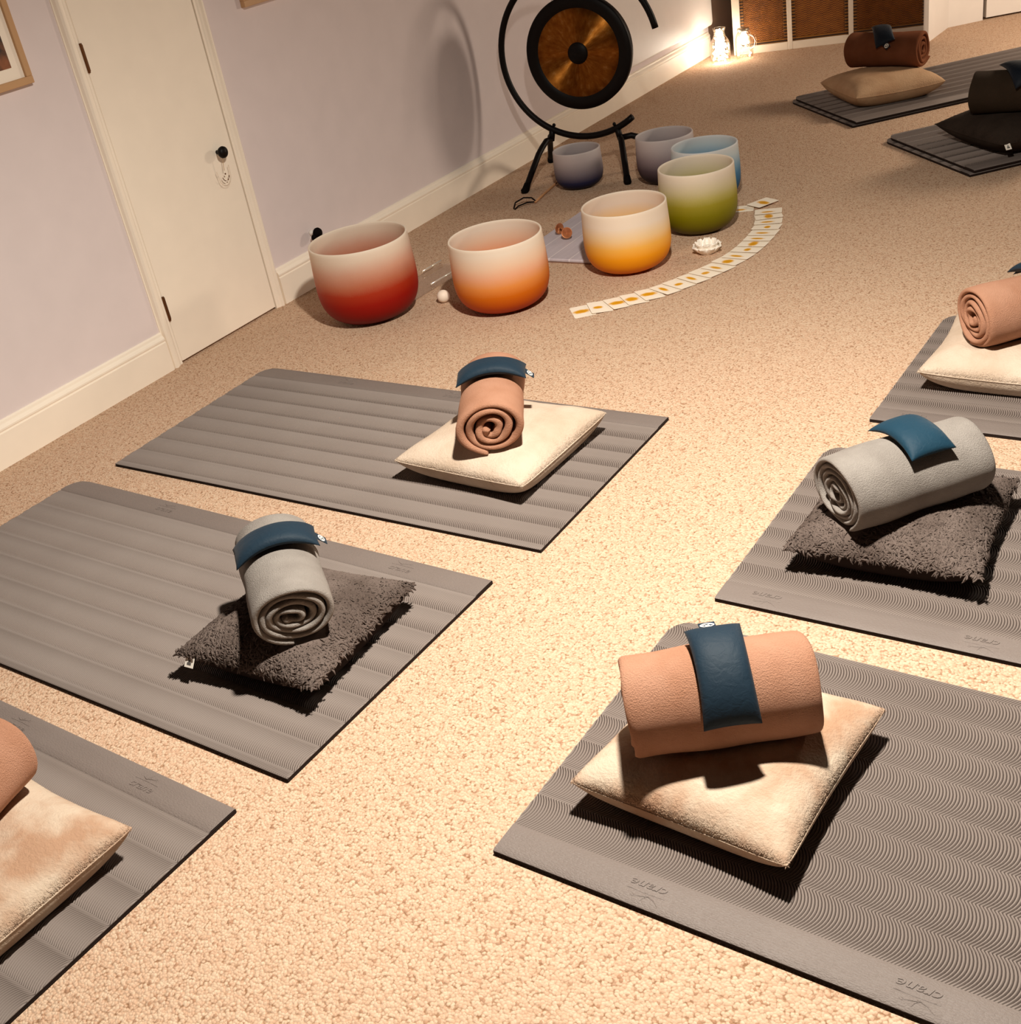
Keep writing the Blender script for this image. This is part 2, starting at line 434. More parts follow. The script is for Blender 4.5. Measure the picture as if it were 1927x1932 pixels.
# ------------------------------------------------------------------ yoga mats
ML, MW, MT, SW = 1.62, .745, .0115, .072
LAM, ROW = .0058, .0815
def mat_meshes(round_corner):
    sx, sy = round_corner; cr = .06
    def clampc(X, Y):
        cx, cy = sx * (ML / 2 - cr), sy * (MW / 2 - cr)
        dx, dy = (X - cx) * sx, (Y - cy) * sy
        d = np.hypot(np.maximum(dx, 0), np.maximum(dy, 0)); inside = (dx > 0) & (dy > 0) & (d > cr)
        f = np.where(inside, cr / np.maximum(d, 1e-9), 1)
        return np.where(inside, cx + sx * dx * f, X), np.where(inside, cy + sy * dy * f, Y)
    # ridged field: ridges are arcs repeating along x, in rows along y
    y0, y1 = -MW / 2 + SW, MW / 2
    per = 10; nv = int(round((y1 - y0) / ROW * per)) + 1
    Y = y0 + np.arange(nv) * ROW / per; Y = np.append(Y[Y < y1 - 1e-4], y1)
    u = ((Y - y0) / ROW) % 1.0
    R = .72
    g = (np.sqrt(R * R - (u - .5) ** 2) - math.sqrt(R * R - .25)) * ROW
    gm = g.max()
    K = 6; U = np.arange(-ML / 2 - gm, ML / 2 + LAM / K, LAM / K)
    ph = np.arange(len(U)) % K
    zz = np.array([0.0, .0030, .0042, .0045, .0042, .0030])[ph]
    X = np.clip(U[:, None] + g[None, :], -ML / 2, ML / 2); YY = np.broadcast_to(Y, X.shape)
    Z = np.broadcast_to((MT - .0028 + zz)[:, None], X.shape).copy()
    cusp = np.minimum(u, 1 - u); Z -= (.0003 * np.exp(-(cusp / .05) ** 2))[None, :]
    Z[:, 0] = MT - .0008; Z[:, -1] = MT - .0012
    edge = (X <= -ML / 2 + 1e-6) | (X >= ML / 2 - 1e-6); Z[edge] = MT - .001
    X, YY = clampc(X, YY)
    V = np.stack([X, YY, Z], -1).reshape(-1, 3); nu, nv = X.shape
    I = np.arange(nu * nv).reshape(nu, nv)
    Q = np.stack([I[:-1, :-1], I[1:, :-1], I[1:, 1:], I[:-1, 1:]], -1).reshape(-1, 4)
    o1 = build('ridged_surface', V, Q, MATF, None, True)
    # slab outline with one rounded corner
    P = []
    for ax, ay in ((-1, -1), (1, -1), (1, 1), (-1, 1)):
        if (ax, ay) == (sx, sy):
            a0 = {(-1, -1): 180, (1, -1): 270, (1, 1): 0, (-1, 1): 90}[(ax, ay)]
            for i in range(9):
                a = D(a0 + 90 * i / 8); P.append((ax * (ML / 2 - cr) + cr * math.cos(a), ay * (MW / 2 - cr) + cr * math.sin(a)))
        else: P.append((ax * ML / 2, ay * MW / 2))
    n = len(P); b = MB(); b.V = []; rings = [(0, .002), (.002, 0), (.0048, 0), (.0056, .0012), (.0064, 0), (MT - .0025, 0), (MT - .001, .0012)]
    for z, ins in rings: b.V += [(x - ins * np.sign(x), y - ins * np.sign(y), z) for x, y in P]
    for i in range(len(rings) - 1):
        for k in range(n): j = (k + 1) % n; b.F.append((i * n + k, i * n + j, i * n + n + j, i * n + n + k))
    b.F += [tuple(range(n - 1, -1, -1)), tuple(range((len(rings) - 1) * n, len(rings) * n))]
    o2 = b.build('pad', MATEDGE)
    # smooth border strip with a stitched edge
    nx = 60; xs = np.linspace(-ML / 2, ML / 2, nx); ys = np.array([-MW / 2, -MW / 2 + .004, -MW / 2 + .02, -MW / 2 + .05, -MW / 2 + SW - .003, -MW / 2 + SW])
    X, Y = np.meshgrid(xs, ys, indexing='ij'); Z = np.broadcast_to(np.array([MT - .0015, MT + .0006, MT + .001, MT + .001, MT + .001, MT - .0006]), X.shape)
    X, Y = clampc(X, Y); V = np.stack([X, Y, Z], -1).reshape(-1, 3); I = np.arange(X.size).reshape(X.shape)
    Q = np.stack([I[:-1, :-1], I[1:, :-1], I[1:, 1:], I[:-1, 1:]], -1).reshape(-1, 4)
    o3 = build('border_strip', V, Q, STRIP, None, True)
    return o2, o1, o3
PROTO_L = mat_meshes((1, -1)); PROTO_R = mat_meshes((-1, 1))

# embossed wordmark: lettering, a line and a bird
def logo_mesh():
    cu = bpy.data.curves.new('wordmark', 'FONT'); cu.body = 'crane'; cu.size = .030; cu.shear = .35; cu.align_x = 'CENTER'
    cu.extrude = .0010; cu.bevel_depth = .0003; cu.space_character = 1.0; cu.resolution_u = 3
    o = bpy.data.objects.new('wordmark', cu); COL.objects.link(o)
    dg = bpy.context.evaluated_depsgraph_get(); me = bpy.data.meshes.new_from_object(o.evaluated_get(dg))
    bpy.data.objects.remove(o)
    b = MB(); b.V = [tuple(v.co) for v in me.vertices]; b.F = [tuple(p.vertices) for p in me.polygons]
    b.V = [(x * 1.02, y * .85, z) for x, y, z in b.V]
    b.tube([(-.034, .0215, 0), (.0, .0225, 0), (.036, .0215, 0)], .0009, 5)
    b.tube([(-.030, .041, 0), (-.017, .031, 0), (-.006, .027, 0), (.006, .031, 0), (.017, .033, 0), (.024, .030, 0)], [.0004, .0013, .0018, .0013, .0010, .0006], 5)
    b.tube([(-.006, .027, 0), (.001, .034, 0), (.004, .042, 0)], [.0014, .0010, .0004], 5)
    b.tube([(.016, .033, 0), (.020, .036, 0), (.024, .034, 0)], .0008, 5)
    o = b.build('embossed_logo', STRIP); me2 = o.data; bpy.data.objects.remove(o); return me2
LOGO = logo_mesh()
BIRDY = .014
def yoga_mat(x, y, z, rz, proto, label, logos, group='grey ridged yoga mats'):
    t = thing('yoga_mat', label, 'yoga mat', (x, y, z), rz, group)
    for p in proto:
        c = p.copy(); COL.objects.link(c); c.parent = t
    for lx in logos:
        o = bpy.data.objects.new('embossed_logo', LOGO); COL.objects.link(o); o.parent = t
        o.location = (lx, -MW / 2 + .052, MT + .0008); o.rotation_euler = (0, 0, PI)     # head of the letters to the outer edge
    return t
LEFT, RIGHT = PI, 0.0
yoga_mat(1.220, 2.405, 0, LEFT, PROTO_L, 'grey ridged yoga mat nearest the cupboard door, under the cream cushion with pink roll', (-.5, -.05, .4))
yoga_mat(1.165, 1.525, 0, LEFT - D(1.5), PROTO_L, 'grey ridged yoga mat in the middle of the left row, under the charcoal cushion', (-.55, -.1, .35))
yoga_mat(1.096, .687, 0, LEFT - D(2.5), PROTO_L, 'grey ridged yoga mat at the bottom left corner, cut off by the frame', (-.572, -.124, .324))
yoga_mat(3.277, 1.497, 0, RIGHT - D(1.2), PROTO_R, 'grey ridged yoga mat at the bottom right, under the peach cushion with pink roll', (-.513, -.06, .39))
yoga_mat(3.335, 2.352, 0, RIGHT - D(.5), PROTO_R, 'grey ridged yoga mat at the right under the charcoal cushion with grey roll', (-.70, -.237, .22))
yoga_mat(3.400, 3.264, 0, RIGHT - D(1), PROTO_R, 'grey ridged yoga mat at the right edge under the cream cushion with pink roll', (-.70, -.24, .22))
for (x, y, who) in ((1.877, 6.709, 'by the rattan screen'), (2.625, 5.938, 'under the dark cushion, top right')):
    yoga_mat(x - .006, y - .006, 0, D(45), PROTO_R, 'grey yoga mat, lower of the stacked pair ' + who, ())
    yoga_mat(x + .008, y + .006, MT + .0032, D(45), PROTO_R, 'grey yoga mat, upper of the stacked pair ' + who, ())
for p in PROTO_L + PROTO_R: bpy.data.objects.remove(p)

# ------------------------------------------------------------------ cushions
def tufts(P, Nrm, length, radius, seed, flat=.55, rings=4, sides=3, tip=.75):
    r = np.random.default_rng(seed); n = len(P)
    rv = r.normal(size=(n, 3)); rv -= (rv * Nrm).sum(1, keepdims=True) * Nrm
    rv /= np.linalg.norm(rv, axis=1, keepdims=True) + 1e-9
    d = Nrm * (1 - flat) + rv * flat; d /= np.linalg.norm(d, axis=1, keepdims=True)
    rv2 = np.cross(Nrm, rv); L = length * r.uniform(.6, 1.25, (n, 1)); bend = r.uniform(-1.1, 1.1, (n, 1))
    a = np.cross(d, np.array([.31, .52, .8])); a /= np.linalg.norm(a, axis=1, keepdims=True); c = np.cross(d, a)
    V = np.empty((n, rings, sides, 3))
    for j in range(rings):
        s = j / (rings - 1)
        ctr = P + d * L * s + (rv2 * bend - Nrm * .45) * L * s * s * .6
        rad = radius * (1 - tip * s ** 3) * (.8 + .4 * np.sin(PI * min(1, s * 1.1)))
        for k in range(sides):
            t = 2 * PI * k / sides
            V[:, j, k] = ctr + (a * math.cos(t) + c * math.sin(t)) * rad
    I = np.arange(n * rings * sides).reshape(n, rings, sides); Q = []
    for j in range(rings - 1):
        for k in range(sides): Q.append(np.stack([I[:, j, k], I[:, j, (k + 1) % sides], I[:, j + 1, (k + 1) % sides], I[:, j + 1, k]], -1))
    return V.reshape(-1, 3), np.concatenate(Q)

def smooth_noise(x, y, seed, k=5):
    r = np.random.default_rng(seed); z = 0
    for i in range(k):
        f = r.uniform(6, 26); a = r.uniform(0, 2 * PI); z = z + np.sin(f * (x * math.cos(a) + y * math.sin(a)) + r.uniform(0, 6)) / k
    return z

def cushion(name, x, y, z, rz, size, mat, label, roll, seed, seam_z=.052, ht=.062, pile=None, back=None, tagpos=None, group=None, soft=False):
    """square pillow; roll = (cx, cy, angle, r, halflen, contact height) in world coordinates, whose weight dents the top"""
    t = thing(name, label, 'cushion', (x, y, z), rz, group)
    a = size / 2
    cz, sz = math.cos(rz), math.sin(rz)
    rx, ry, rang, rrad, rhl, rb, rsq = roll
    def world(X, Y): return x + X * cz - Y * sz, y + X * sz + Y * cz
    def dist(X, Y):
        wx, wy = world(X, Y); dx, dy = wx - rx, wy - ry
        return dx * math.cos(rang) + dy * math.sin(rang), -dx * math.sin(rang) + dy * math.cos(rang)
    def plan(u, v):
        k = 1 - .02 * np.abs(u * v) ** 9
        X = a * u * (1 - .06 * (1 - v * v)) * k; Y = a * v * (1 - .06 * (1 - u * u)) * k; return X, Y
    def env(u, v):
        if soft: return (np.clip(1 - np.abs(u) ** 3.0, 0, 1) * np.clip(1 - np.abs(v) ** 3.0, 0, 1)) ** .60
        return .22 * ((1 - u ** 2) * (1 - v ** 2)) + .78 * (np.clip(1 - np.abs(u) ** 4.5, 0, 1) * np.clip(1 - np.abs(v) ** 4.5, 0, 1)) ** .5
    def seam(u, v): return seam_z + .012 * (u * v) ** 2 + .004 * smooth_noise(u * .1, v * .1, seed + 5)
    def top(u, v):
        X, Y = plan(u, v); e = env(u, v)
        zt = seam(u, v) + ht * e + (.0045 * smooth_noise(X, Y, seed) + .0022 * smooth_noise(X * 3.5, Y * 3.5, seed + 1, 8)) * (.3 + e)
        s, d = dist(X, Y)
        fall = np.clip((rhl + .03 - np.abs(s)) / .05, 0, 1); fall = fall * fall * (3 - 2 * fall)
        cap = (rb - z) + rsq * (rrad - np.sqrt(np.maximum(rrad ** 2 - np.minimum(np.abs(d), rrad * .98) ** 2, 0))) - .001
        dz = np.maximum(zt - cap, 0) * fall
        return X, Y, zt - dz, dz
    def bot(u, v):
        X, Y = plan(u, v); e = env(u, v)
        return X, Y, np.maximum(seam(u, v) - .085 * e, .0012 - .0012 * e)
    N = 110
    g = np.sin(np.linspace(-PI / 2, PI / 2, N)) * .55 + np.linspace(-1, 1, N) * .45
    u, v = np.meshgrid(g, g, indexing='ij')
    Xt, Yt, Zt, _ = top(u, v); Xb, Yb, Zb = bot(u, v)
    I = np.arange(N * N).reshape(N, N)
    def quads(I): return np.stack([I[:-1, :-1], I[1:, :-1], I[1:, 1:], I[:-1, 1:]], -1).reshape(-1, 4)
    Vt = np.stack([Xt, Yt, Zt], -1).reshape(-1, 3); Vb = np.stack([Xb, Yb, Zb], -1).reshape(-1, 3)
    build('cover_top', Vt, quads(I), mat, t, True)
    build('cover_bottom', Vb, quads(I)[:, ::-1].copy(), back or mat, t, True)
    # piped seam round the edge
    E = [(x_, -1) for x_ in g] + [(1, y_) for y_ in g[1:]] + [(x_, 1) for x_ in g[::-1][1:]] + [(-1, y_) for y_ in g[::-1][1:-1]]
    pts = []
    for uu, vv in E:
        X, Y = plan(np.array(uu), np.array(vv)); pts.append((float(X), float(Y), float(seam(np.array(uu), np.array(vv)))))
    MB().tube(pts, .0018, 6, closed=True).build('seam', back or mat, t, True)
    if pile:
        n, length, rad, flat = pile
        r = np.random.default_rng(seed + 9)
        uu = r.uniform(-1, 1, n); vv = r.uniform(-1, 1, n)
        ne = n // 4 if rad < .001 else n // 14
        k = r.integers(0, 4, ne); s = r.uniform(-1, 1, ne); q = r.uniform(.965, 1.0, ne)
        uu = np.concatenate([uu, np.where(k == 0, q, np.where(k == 1, -q, s))]); vv = np.concatenate([vv, np.where(k == 2, q, np.where(k == 3, -q, s))])
        X, Y, Z, dz = top(uu, vv); h = .004
        X1, Y1, Z1, _ = top(np.clip(uu + h, -1, 1), vv); X2, Y2, Z2, _ = top(np.clip(uu - h, -1, 1), vv)
        X3, Y3, Z3, _ = top(uu, np.clip(vv + h, -1, 1)); X4, Y4, Z4, _ = top(uu, np.clip(vv - h, -1, 1))
        du = np.stack([X1 - X2, Y1 - Y2, Z1 - Z2], -1); dv = np.stack([X3 - X4, Y3 - Y4, Z3 - Z4], -1)
        nn = np.cross(du, dv); nn /= np.linalg.norm(nn, axis=1, keepdims=True) + 1e-9
        P = np.stack([X, Y, Z - .001], -1)
        ss, dd_ = dist(X, Y)
        keep = ~((np.abs(ss) < rhl + length * .5) & (np.abs(dd_) < rrad * .62) & (dz > -.1) & (Z + z > rb - .03))
        Vp, Qp = tufts(P[keep], nn[keep], length, rad, seed, flat, tip=.45 if rad > .002 else .75)
        tag(build('pile', Vp, Qp, mat, t, True), kind='stuff')
    if tagpos is not None:
        uu, side = tagpos
        X, Y = plan(np.array(uu), np.array(-1.0)); zz = float(seam(np.array(uu), np.array(-1.0)))
        b = MB().box((-.013, -.022, -.0008), (.013, .004, .0008)); o = b.build('care_tag', WHITETAG, t)
        o.location = (float(X), float(Y) - .002, zz - .002); o.rotation_euler = (D(52), 0, 0); o['label'] = 'white woven label at the seam'
        b = MB().box((-.006, -.016, .0008), (.006, -.010, .0013)).box((-.003, -.009, .0008), (.003, -.004, .0013)); b.build('print', GREYPRINT, o)
    return t

# ------------------------------------------------------------------ rolled blankets
def blanket_roll(x, y, z, ang, L, r, mat, label, seed, turns=3.6, end=-100, thick=.017, group='rolled fleece blankets', squash=.96, hand=1, tail=.03, fill=.93):
    rg = np.random.default_rng(seed)
    n = int(turns * 40); th = np.linspace(0, turns * 2 * PI, n)                 # grows outward
    pitch = (r - .011) / (turns + .5); thick = pitch * fill
    rad = .010 + pitch * th / (2 * PI)
    wob = sum(np.sin(k * th / 1.0 + rg.uniform(0, 6)) * rg.uniform(.3, 1) for k in (1.13, 1.9, .53)) * .0022
    rad = rad + wob * np.clip((th[-1] - th) / (2 * PI), .12, 1) * np.clip(th / 3, 0, 1)
    a = hand * (th - th[-1]) + D(end)
    inner = np.clip((th[-1] - th) / (2 * PI) / turns, 0, 1)
    rad = rad * (1 + .22 * inner * np.cos(2 * (a - D(20 + 40 * (seed % 3)))))
    cy, cz = rad * np.cos(a) + .008 * inner, rad * np.sin(a) - .010 * inner
    # loose outer edge leaves the roll along the tangent
    ty, tz = -np.sin(a[-1]) * hand, np.cos(a[-1]) * hand
    ext = np.linspace(0, max(tail, .004), 6)[1:]
    cy = np.append(cy, cy[-1] + ty * ext); cz = np.append(cz, cz[-1] + tz * ext); thx = np.append(th, th[-1] + ext * 10)
    tyv = np.gradient(cy); tzv = np.gradient(cz); l = np.hypot(tyv, tzv); ny, nz = tzv / l, -tyv / l
    if hand < 0: ny, nz = -ny, -nz
    m = len(cy); s = np.arange(m) / (m - 1)
    tk = np.full(m, thick / 2 * .93); tk[:4] *= np.array([.35, .7, .9, 1]); tk[-4:] *= np.array([1.0, 1.02, .85, .45])
    j0 = sum(np.sin(k * thx + rg.uniform(0, 6)) for k in (.7, 1.6, 2.7)) * .0022; j1 = sum(np.sin(k * thx + rg.uniform(0, 6)) for k in (.6, 1.5, 2.9)) * .0022
    tel0 = -.010 * (1 - thx / thx[-1]) * rg.uniform(.2, 1); tel1 = -.010 * (1 - thx / thx[-1]) * rg.uniform(.2, 1)
    st = [(-1, 0, .30), (-1, .0025, .66), (-1, .007, .92), (-1, .014, 1.0)] + [(0, f, 1.0) for f in np.linspace(-.9, .9, 17)] + [(1, .014, 1.0), (1, .007, .92), (1, .0025, .66), (1, 0, .30)]
    V = []
    for side, q, k in st:
        if side == -1: X = -L / 2 + q - j0 - tel0
        elif side == 1: X = L / 2 - q + j1 + tel1
        else: X = np.full(m, q * (L / 2 - .016))
        xm = np.mean(X) / (L / 2)
        br = 1 + .018 * math.sin(xm * 3.1 + seed) + .012 * math.sin(xm * 7 + 2 * seed)
        oy, oz = (cy + ny * tk * k) * br, (cz + nz * tk * k) * br; iy, iz = (cy - ny * tk * k) * br, (cz - nz * tk * k) * br
        lump = 1 + .012 * smooth_noise(np.cos(thx) * .08 + xm * .1, np.sin(thx) * .08 + xm * .13, seed); oy = oy * lump; oz = oz * lump
        V.append(np.stack([np.concatenate([X, X[::-1]]), np.concatenate([oy, iy[::-1]]), np.concatenate([oz, iz[::-1]]) * squash], -1))
    V = np.array(V); ns, w = V.shape[:2]
    I = np.arange(ns * w).reshape(ns, w); J = np.roll(I, -1, 1)
    Q = np.stack([I[:-1], J[:-1], J[1:], I[1:]], -1).reshape(-1, 4)
    def cap(row, flip):
        k = np.arange(m - 1); c = np.stack([row[k], row[k + 1], row[w - 2 - k], row[w - 1 - k]], -1); return c[:, ::-1] if not flip else c
    Q = np.concatenate([Q, cap(I[0], False), cap(I[-1], True)])
    V = V.reshape(-1, 3); zmin = V[:, 2].min()
    V[:, 2] -= zmin
    if hand < 0: Q = Q[:, ::-1].copy()
    o = build('rolled_blanket', V, np.ascontiguousarray(Q), mat, None, True)
    o.location = (x, y, z); o.rotation_euler = (0, 0, ang)
    return tag(o, label, 'blanket', group), -zmin, V[:, 2].max()

# ------------------------------------------------------------------ eye pillows
def emblem_mesh():
    b = MB()
    def leaf(sc, top):
        P = []
        for i in range(25):
            t_ = 2 * PI * i / 24; P.append((.0105 * sc * math.cos(t_), (.0062 * sc * math.sin(t_)) * (1 - .25 * abs(math.cos(t_)) ** 3), 0))
        return P[:-1]
    b.tube(leaf(1, 0), .0011, 6, closed=True, flat=.4)
    b.tube([(-.009, -.001, 0), (-.004, .0015, 0), (0, -.001, 0), (.004, -.0035, 0)], .0009, 6, flat=.4)
    b.tube([(-.003, -.0035, 0), (.001, .0005, 0), (.005, .003, 0), (.008, .0005, 0)], .0009, 6, flat=.4)
    o = b.build('emblem', EMBLEM); me = o.data; bpy.data.objects.remove(o); return me
EMB = emblem_mesh()
def eye_pillow(cx, cy, ctop, ang, a0, axoff, mat, label, P=.105, Qh=.05, Rb=.13, th=.017, tagend=1, seed=1, roll_r=.095, twist=0.0, tagq=0.0, droop=0.0):
    """pouch draped across a roll. (cx, cy, ctop): roll centre and its top height; a0: where round the roll it lies"""
    t = thing('eye_pillow', label, 'eye pillow', (cx, cy, ctop), ang, 'blue eye pillows on the rolled blankets')
    N1, N2 = 44, 24
    p = np.linspace(-1, 1, N1); q = np.linspace(-1, 1, N2); pp, qq = np.meshgrid(p, q, indexing='ij')
    rg = np.random.default_rng(seed)
    Pp = P * pp * (1 - .03 * (1 - qq ** 2)) ; Qq = Qh * qq * (1 - .08 * (1 - pp ** 2))
    w1, w2 = Pp * math.cos(twist) - Qq * math.sin(twist), Pp * math.sin(twist) + Qq * math.cos(twist)
    e = (np.clip(1 - np.abs(pp) ** 3, 0, 1) * np.clip(1 - np.abs(qq) ** 2.6, 0, 1)) ** .55
    e = e * (1 + .16 * smooth_noise(Pp * 1.5, Qq * 1.5, seed)) + .10 * np.abs(np.sin(40 * (Pp + .7 * Qq) + seed)) * (1 - e) * e
    V = []
    for sgn in (1, -1):
        rr_ = Rb + .001 + th * .92 + sgn * (th * e * (1.0 if sgn > 0 else .9) + .0008)
        al = a0 + w1 / (Rb + th)
        # on the +a side the pouch falls towards -y of the roll frame
        yl = -rr_ * np.sin(al); zl = rr_ * np.cos(al) - Rb
        # shift so that the pouch centre lies on the roll surface
        yl += (Rb - roll_r) * math.sin(a0); zl += (Rb - roll_r) * (1 - math.cos(a0))
        zl = zl - droop * np.maximum(np.abs(pp) - .4, 0) ** 2
        V.append(np.stack([w2 + axoff, yl, zl], -1).reshape(-1, 3))
    I = np.arange(N1 * N2).reshape(N1, N2)
    Q = np.stack([I[:-1, :-1], I[1:, :-1], I[1:, 1:], I[:-1, 1:]], -1).reshape(-1, 4)
    off = N1 * N2; rim = np.concatenate([I[:, 0], I[-1, 1:], I[::-1, -1][1:], I[0, ::-1][1:-1]]); r2 = np.roll(rim, -1)
    R = np.stack([rim, r2, r2 + off, rim + off], -1)
    VV = np.concatenate(V)
    build('pouch', VV, np.concatenate([Q[:, ::-1], Q + off, R]), mat, t, True)
    if tagend:
        i = N1 - 1 if tagend > 0 else 0; jj = int((tagq + 1) / 2 * (N2 - 1))
        A = VV[:off].reshape(N1, N2, 3); E0 = Vector(A[i, jj]); E1 = Vector(A[i - tagend * 3, jj])
        dr = (E0 - E1).normalized(); ax = Vector((1, 0, 0)); up = ax.cross(dr).normalized()
        if up.z < 0: up = -up
        dr = (dr * .8 + Vector((0, 0, .42))).normalized(); up = ax.cross(dr).normalized()
        if up.z < 0: up = -up
        ax = dr.cross(up)
        o = MB().box((-.015, -.004, -.0007), (.015, .031, .0007)).build('tag', mat, t); o['label'] = 'navy tag with white leaf emblem'
        mw = Matrix((ax, dr, up)).transposed().to_4x4(); mw.translation = E0 - dr * .002
        o.matrix_local = mw
        em = bpy.data.objects.new('emblem', EMB); COL.objects.link(em); em.parent = o; em.location = (0, .0165, .0011); em.scale = (1.15, 1.3, 1)
    return t

# ------------------------------------------------------------------ the eight places
RB = .1135                                                   # height at which rolls rest on near cushions
ROLL = 1.07
def place(cname, cx, cy, crz, csize, cmat, clabel, rx, ry, rang, rL, rr, rmat, rlabel, seed, base=.0136, rb=RB, pile=None, back=None, tagpos=None, cgroup=None, ht=.062, seam_z=.052, **rk):
    rr *= ROLL if base < .02 else 1.0
    ro, rad, top = blanket_roll(rx, ry, rb, rang, rL, rr, rmat, rlabel, seed, **rk)
    cushion(cname, cx, cy, base, crz, csize, cmat, clabel, (rx, ry, rang, rr * 1.0, rL / 2, rb, rk.get('squash', .96)), seed, pile=pile, back=back, tagpos=tagpos, group=cgroup, ht=ht, seam_z=seam_z, soft=(cmat in (DARKPLUSH, SHADED_CHARCOAL)))
    return rb + top
CG, DG = 'cream plush cushions', 'charcoal shaggy cushions'
FINE = (24000, .0065, .0007, .80)
SHAG = (10000, .0150, .0031, .70)
t1 = place('cushion', 1.672, 2.428, D(-2), .450, CREAMPLUSH, 'cream plush cushion on the mat nearest the cupboard door', 1.669, 2.433, D(121), .36, .102, PINK,
           'pink rolled blanket on the mat nearest the door, its spiral end facing the camera', 11, pile=FINE, cgroup=CG, squash=.76, turns=3.3, end=-55, hand=-1, tail=.035)
t2 = place('cushion', 1.683, 1.511, D(3), .405, DARKPLUSH, 'charcoal shaggy cushion with white label in the middle of the left row', 1.672, 1.520, D(139.5), .36, .094, GREY,
           'light grey rolled blanket in the middle of the left row, spiral end facing the camera', 12, pile=SHAG, back=DARKBACK, tagpos=(-.80, 0), cgroup=DG, squash=.80, turns=4.3, end=-75, hand=-1, tail=.0)
t3 = place('cushion', 1.600, .655, D(-3), .440, PEACHPLUSH, 'cream and peach plush cushion cut off at the left edge of the photo', 1.569, .660, D(103), .36, .094, PINK,
           'pink rolled blanket mostly out of frame at the left edge', 13, pile=FINE, cgroup=CG)
t4 = place('cushion', 2.774, 1.487, D(-4), .430, PEACHPLUSH, 'cream and peach plush cushion at the bottom right of the photo', 2.762, 1.487, D(34), .335, .095, PINK,
           'pink rolled blanket seen from its side at the bottom right, blue pillow on top', 14, pile=FINE, cgroup=CG, end=-150, turns=3.8)
t5 = place('cushion', 2.838, 2.352, D(2), .425, DARKPLUSH, 'charcoal shaggy cushion on the right, under the grey rolled blanket', 2.838, 2.345, D(50), .345, .098, GREY,
           'light grey rolled blanket on the right with its spiral end facing left', 15, pile=SHAG, back=DARKBACK, cgroup=DG, squash=.87, turns=5.4, end=-140, hand=1, tail=.02)
t6 = place('cushion', 2.880, 3.300, D(0), .440, CREAMPLUSH, 'cream plush cushion cut off by the right edge of the photo', 2.905, 3.330, D(45), .36, .094, PINK,
           'pink rolled blanket at the right edge with its spiral end showing', 16, pile=FINE, cgroup=CG, squash=.88, turns=4.4, end=-95, hand=1, tail=.02)
B2 = .0284
t7 = place('cushion', 1.545, 6.375, D(41), .480, TANPLUSH, 'tan cream cushion on the stacked mats in front of the rattan screen', 1.548, 6.470, D(-8), .40, .100, SHADED_PINK,
           'shade-darkened pink rolled blanket on the cushion in front of the rattan screen', 17, base=B2, rb=.150, pile=None, cgroup=CG, ht=.082, seam_z=.058, end=-60, turns=3.2)
t8 = place('cushion', 2.395, 5.565, D(47), .510, SHADED_CHARCOAL, 'shade-darkened charcoal cushion with small white label on the stacked mats at the top right', 2.42, 5.52, D(2), .42, .105, TAUPE,
           'dark taupe rolled blanket on the dark cushion at the top right edge', 18, base=B2, rb=.150, pile=(2500, .008, .0013, .75), back=SHADED_CHARCOAL, tagpos=(-.90, 0), cgroup=DG, ht=.085, seam_z=.06, end=-60, turns=3.2)

eye_pillow(1.669, 2.433, t1, D(121), 0.0, .03, NAVY, 'navy eye pillow lying across the pink roll nearest the door', tagend=1, seed=2, Rb=.16, P=.106, Qh=.048, roll_r=.093, tagq=.0)
eye_pillow(1.672, 1.520, t2, D(139.5), 0.0, .035, NAVY, 'navy eye pillow lying across the grey roll in the left row', tagend=1, seed=3, Rb=.135, P=.105, Qh=.048, roll_r=.094)
eye_pillow(2.762, 1.487, t4, D(34), .50, .005, NAVY, 'navy eye pillow hanging over the pink roll at the bottom right', tagend=-1, seed=4, Rb=.115, P=.105, Qh=.05, roll_r=.095, tagq=-.1)
eye_pillow(2.838, 2.345, t5, D(50), .0, .02, TEAL, 'petrol blue eye pillow on the grey roll at the right', tagend=0, seed=5, Rb=.15, P=.09, Qh=.055, roll_r=.098)
eye_pillow(2.905, 3.330, t6, D(45), .0, .03, NAVY, 'navy eye pillow on the pink roll cut off by the right edge', tagend=-1, seed=6, Rb=.13, P=.10, Qh=.05, roll_r=.094)
eye_pillow(1.548, 6.470, t7, D(-8), .30, -.01, SHADED_NAVY, 'shade-darkened navy eye pillow on the pink roll by the rattan screen', tagend=1, seed=7, Rb=.12, P=.10, Qh=.05, roll_r=.10, twist=.5)
eye_pillow(2.42, 5.52, t8, D(2), .25, -.02, SHADED_NAVY, 'shade-darkened navy eye pillow on the taupe roll at the top right edge', tagend=1, seed=8, Rb=.12, P=.10, Qh=.05, roll_r=.105, twist=.5)

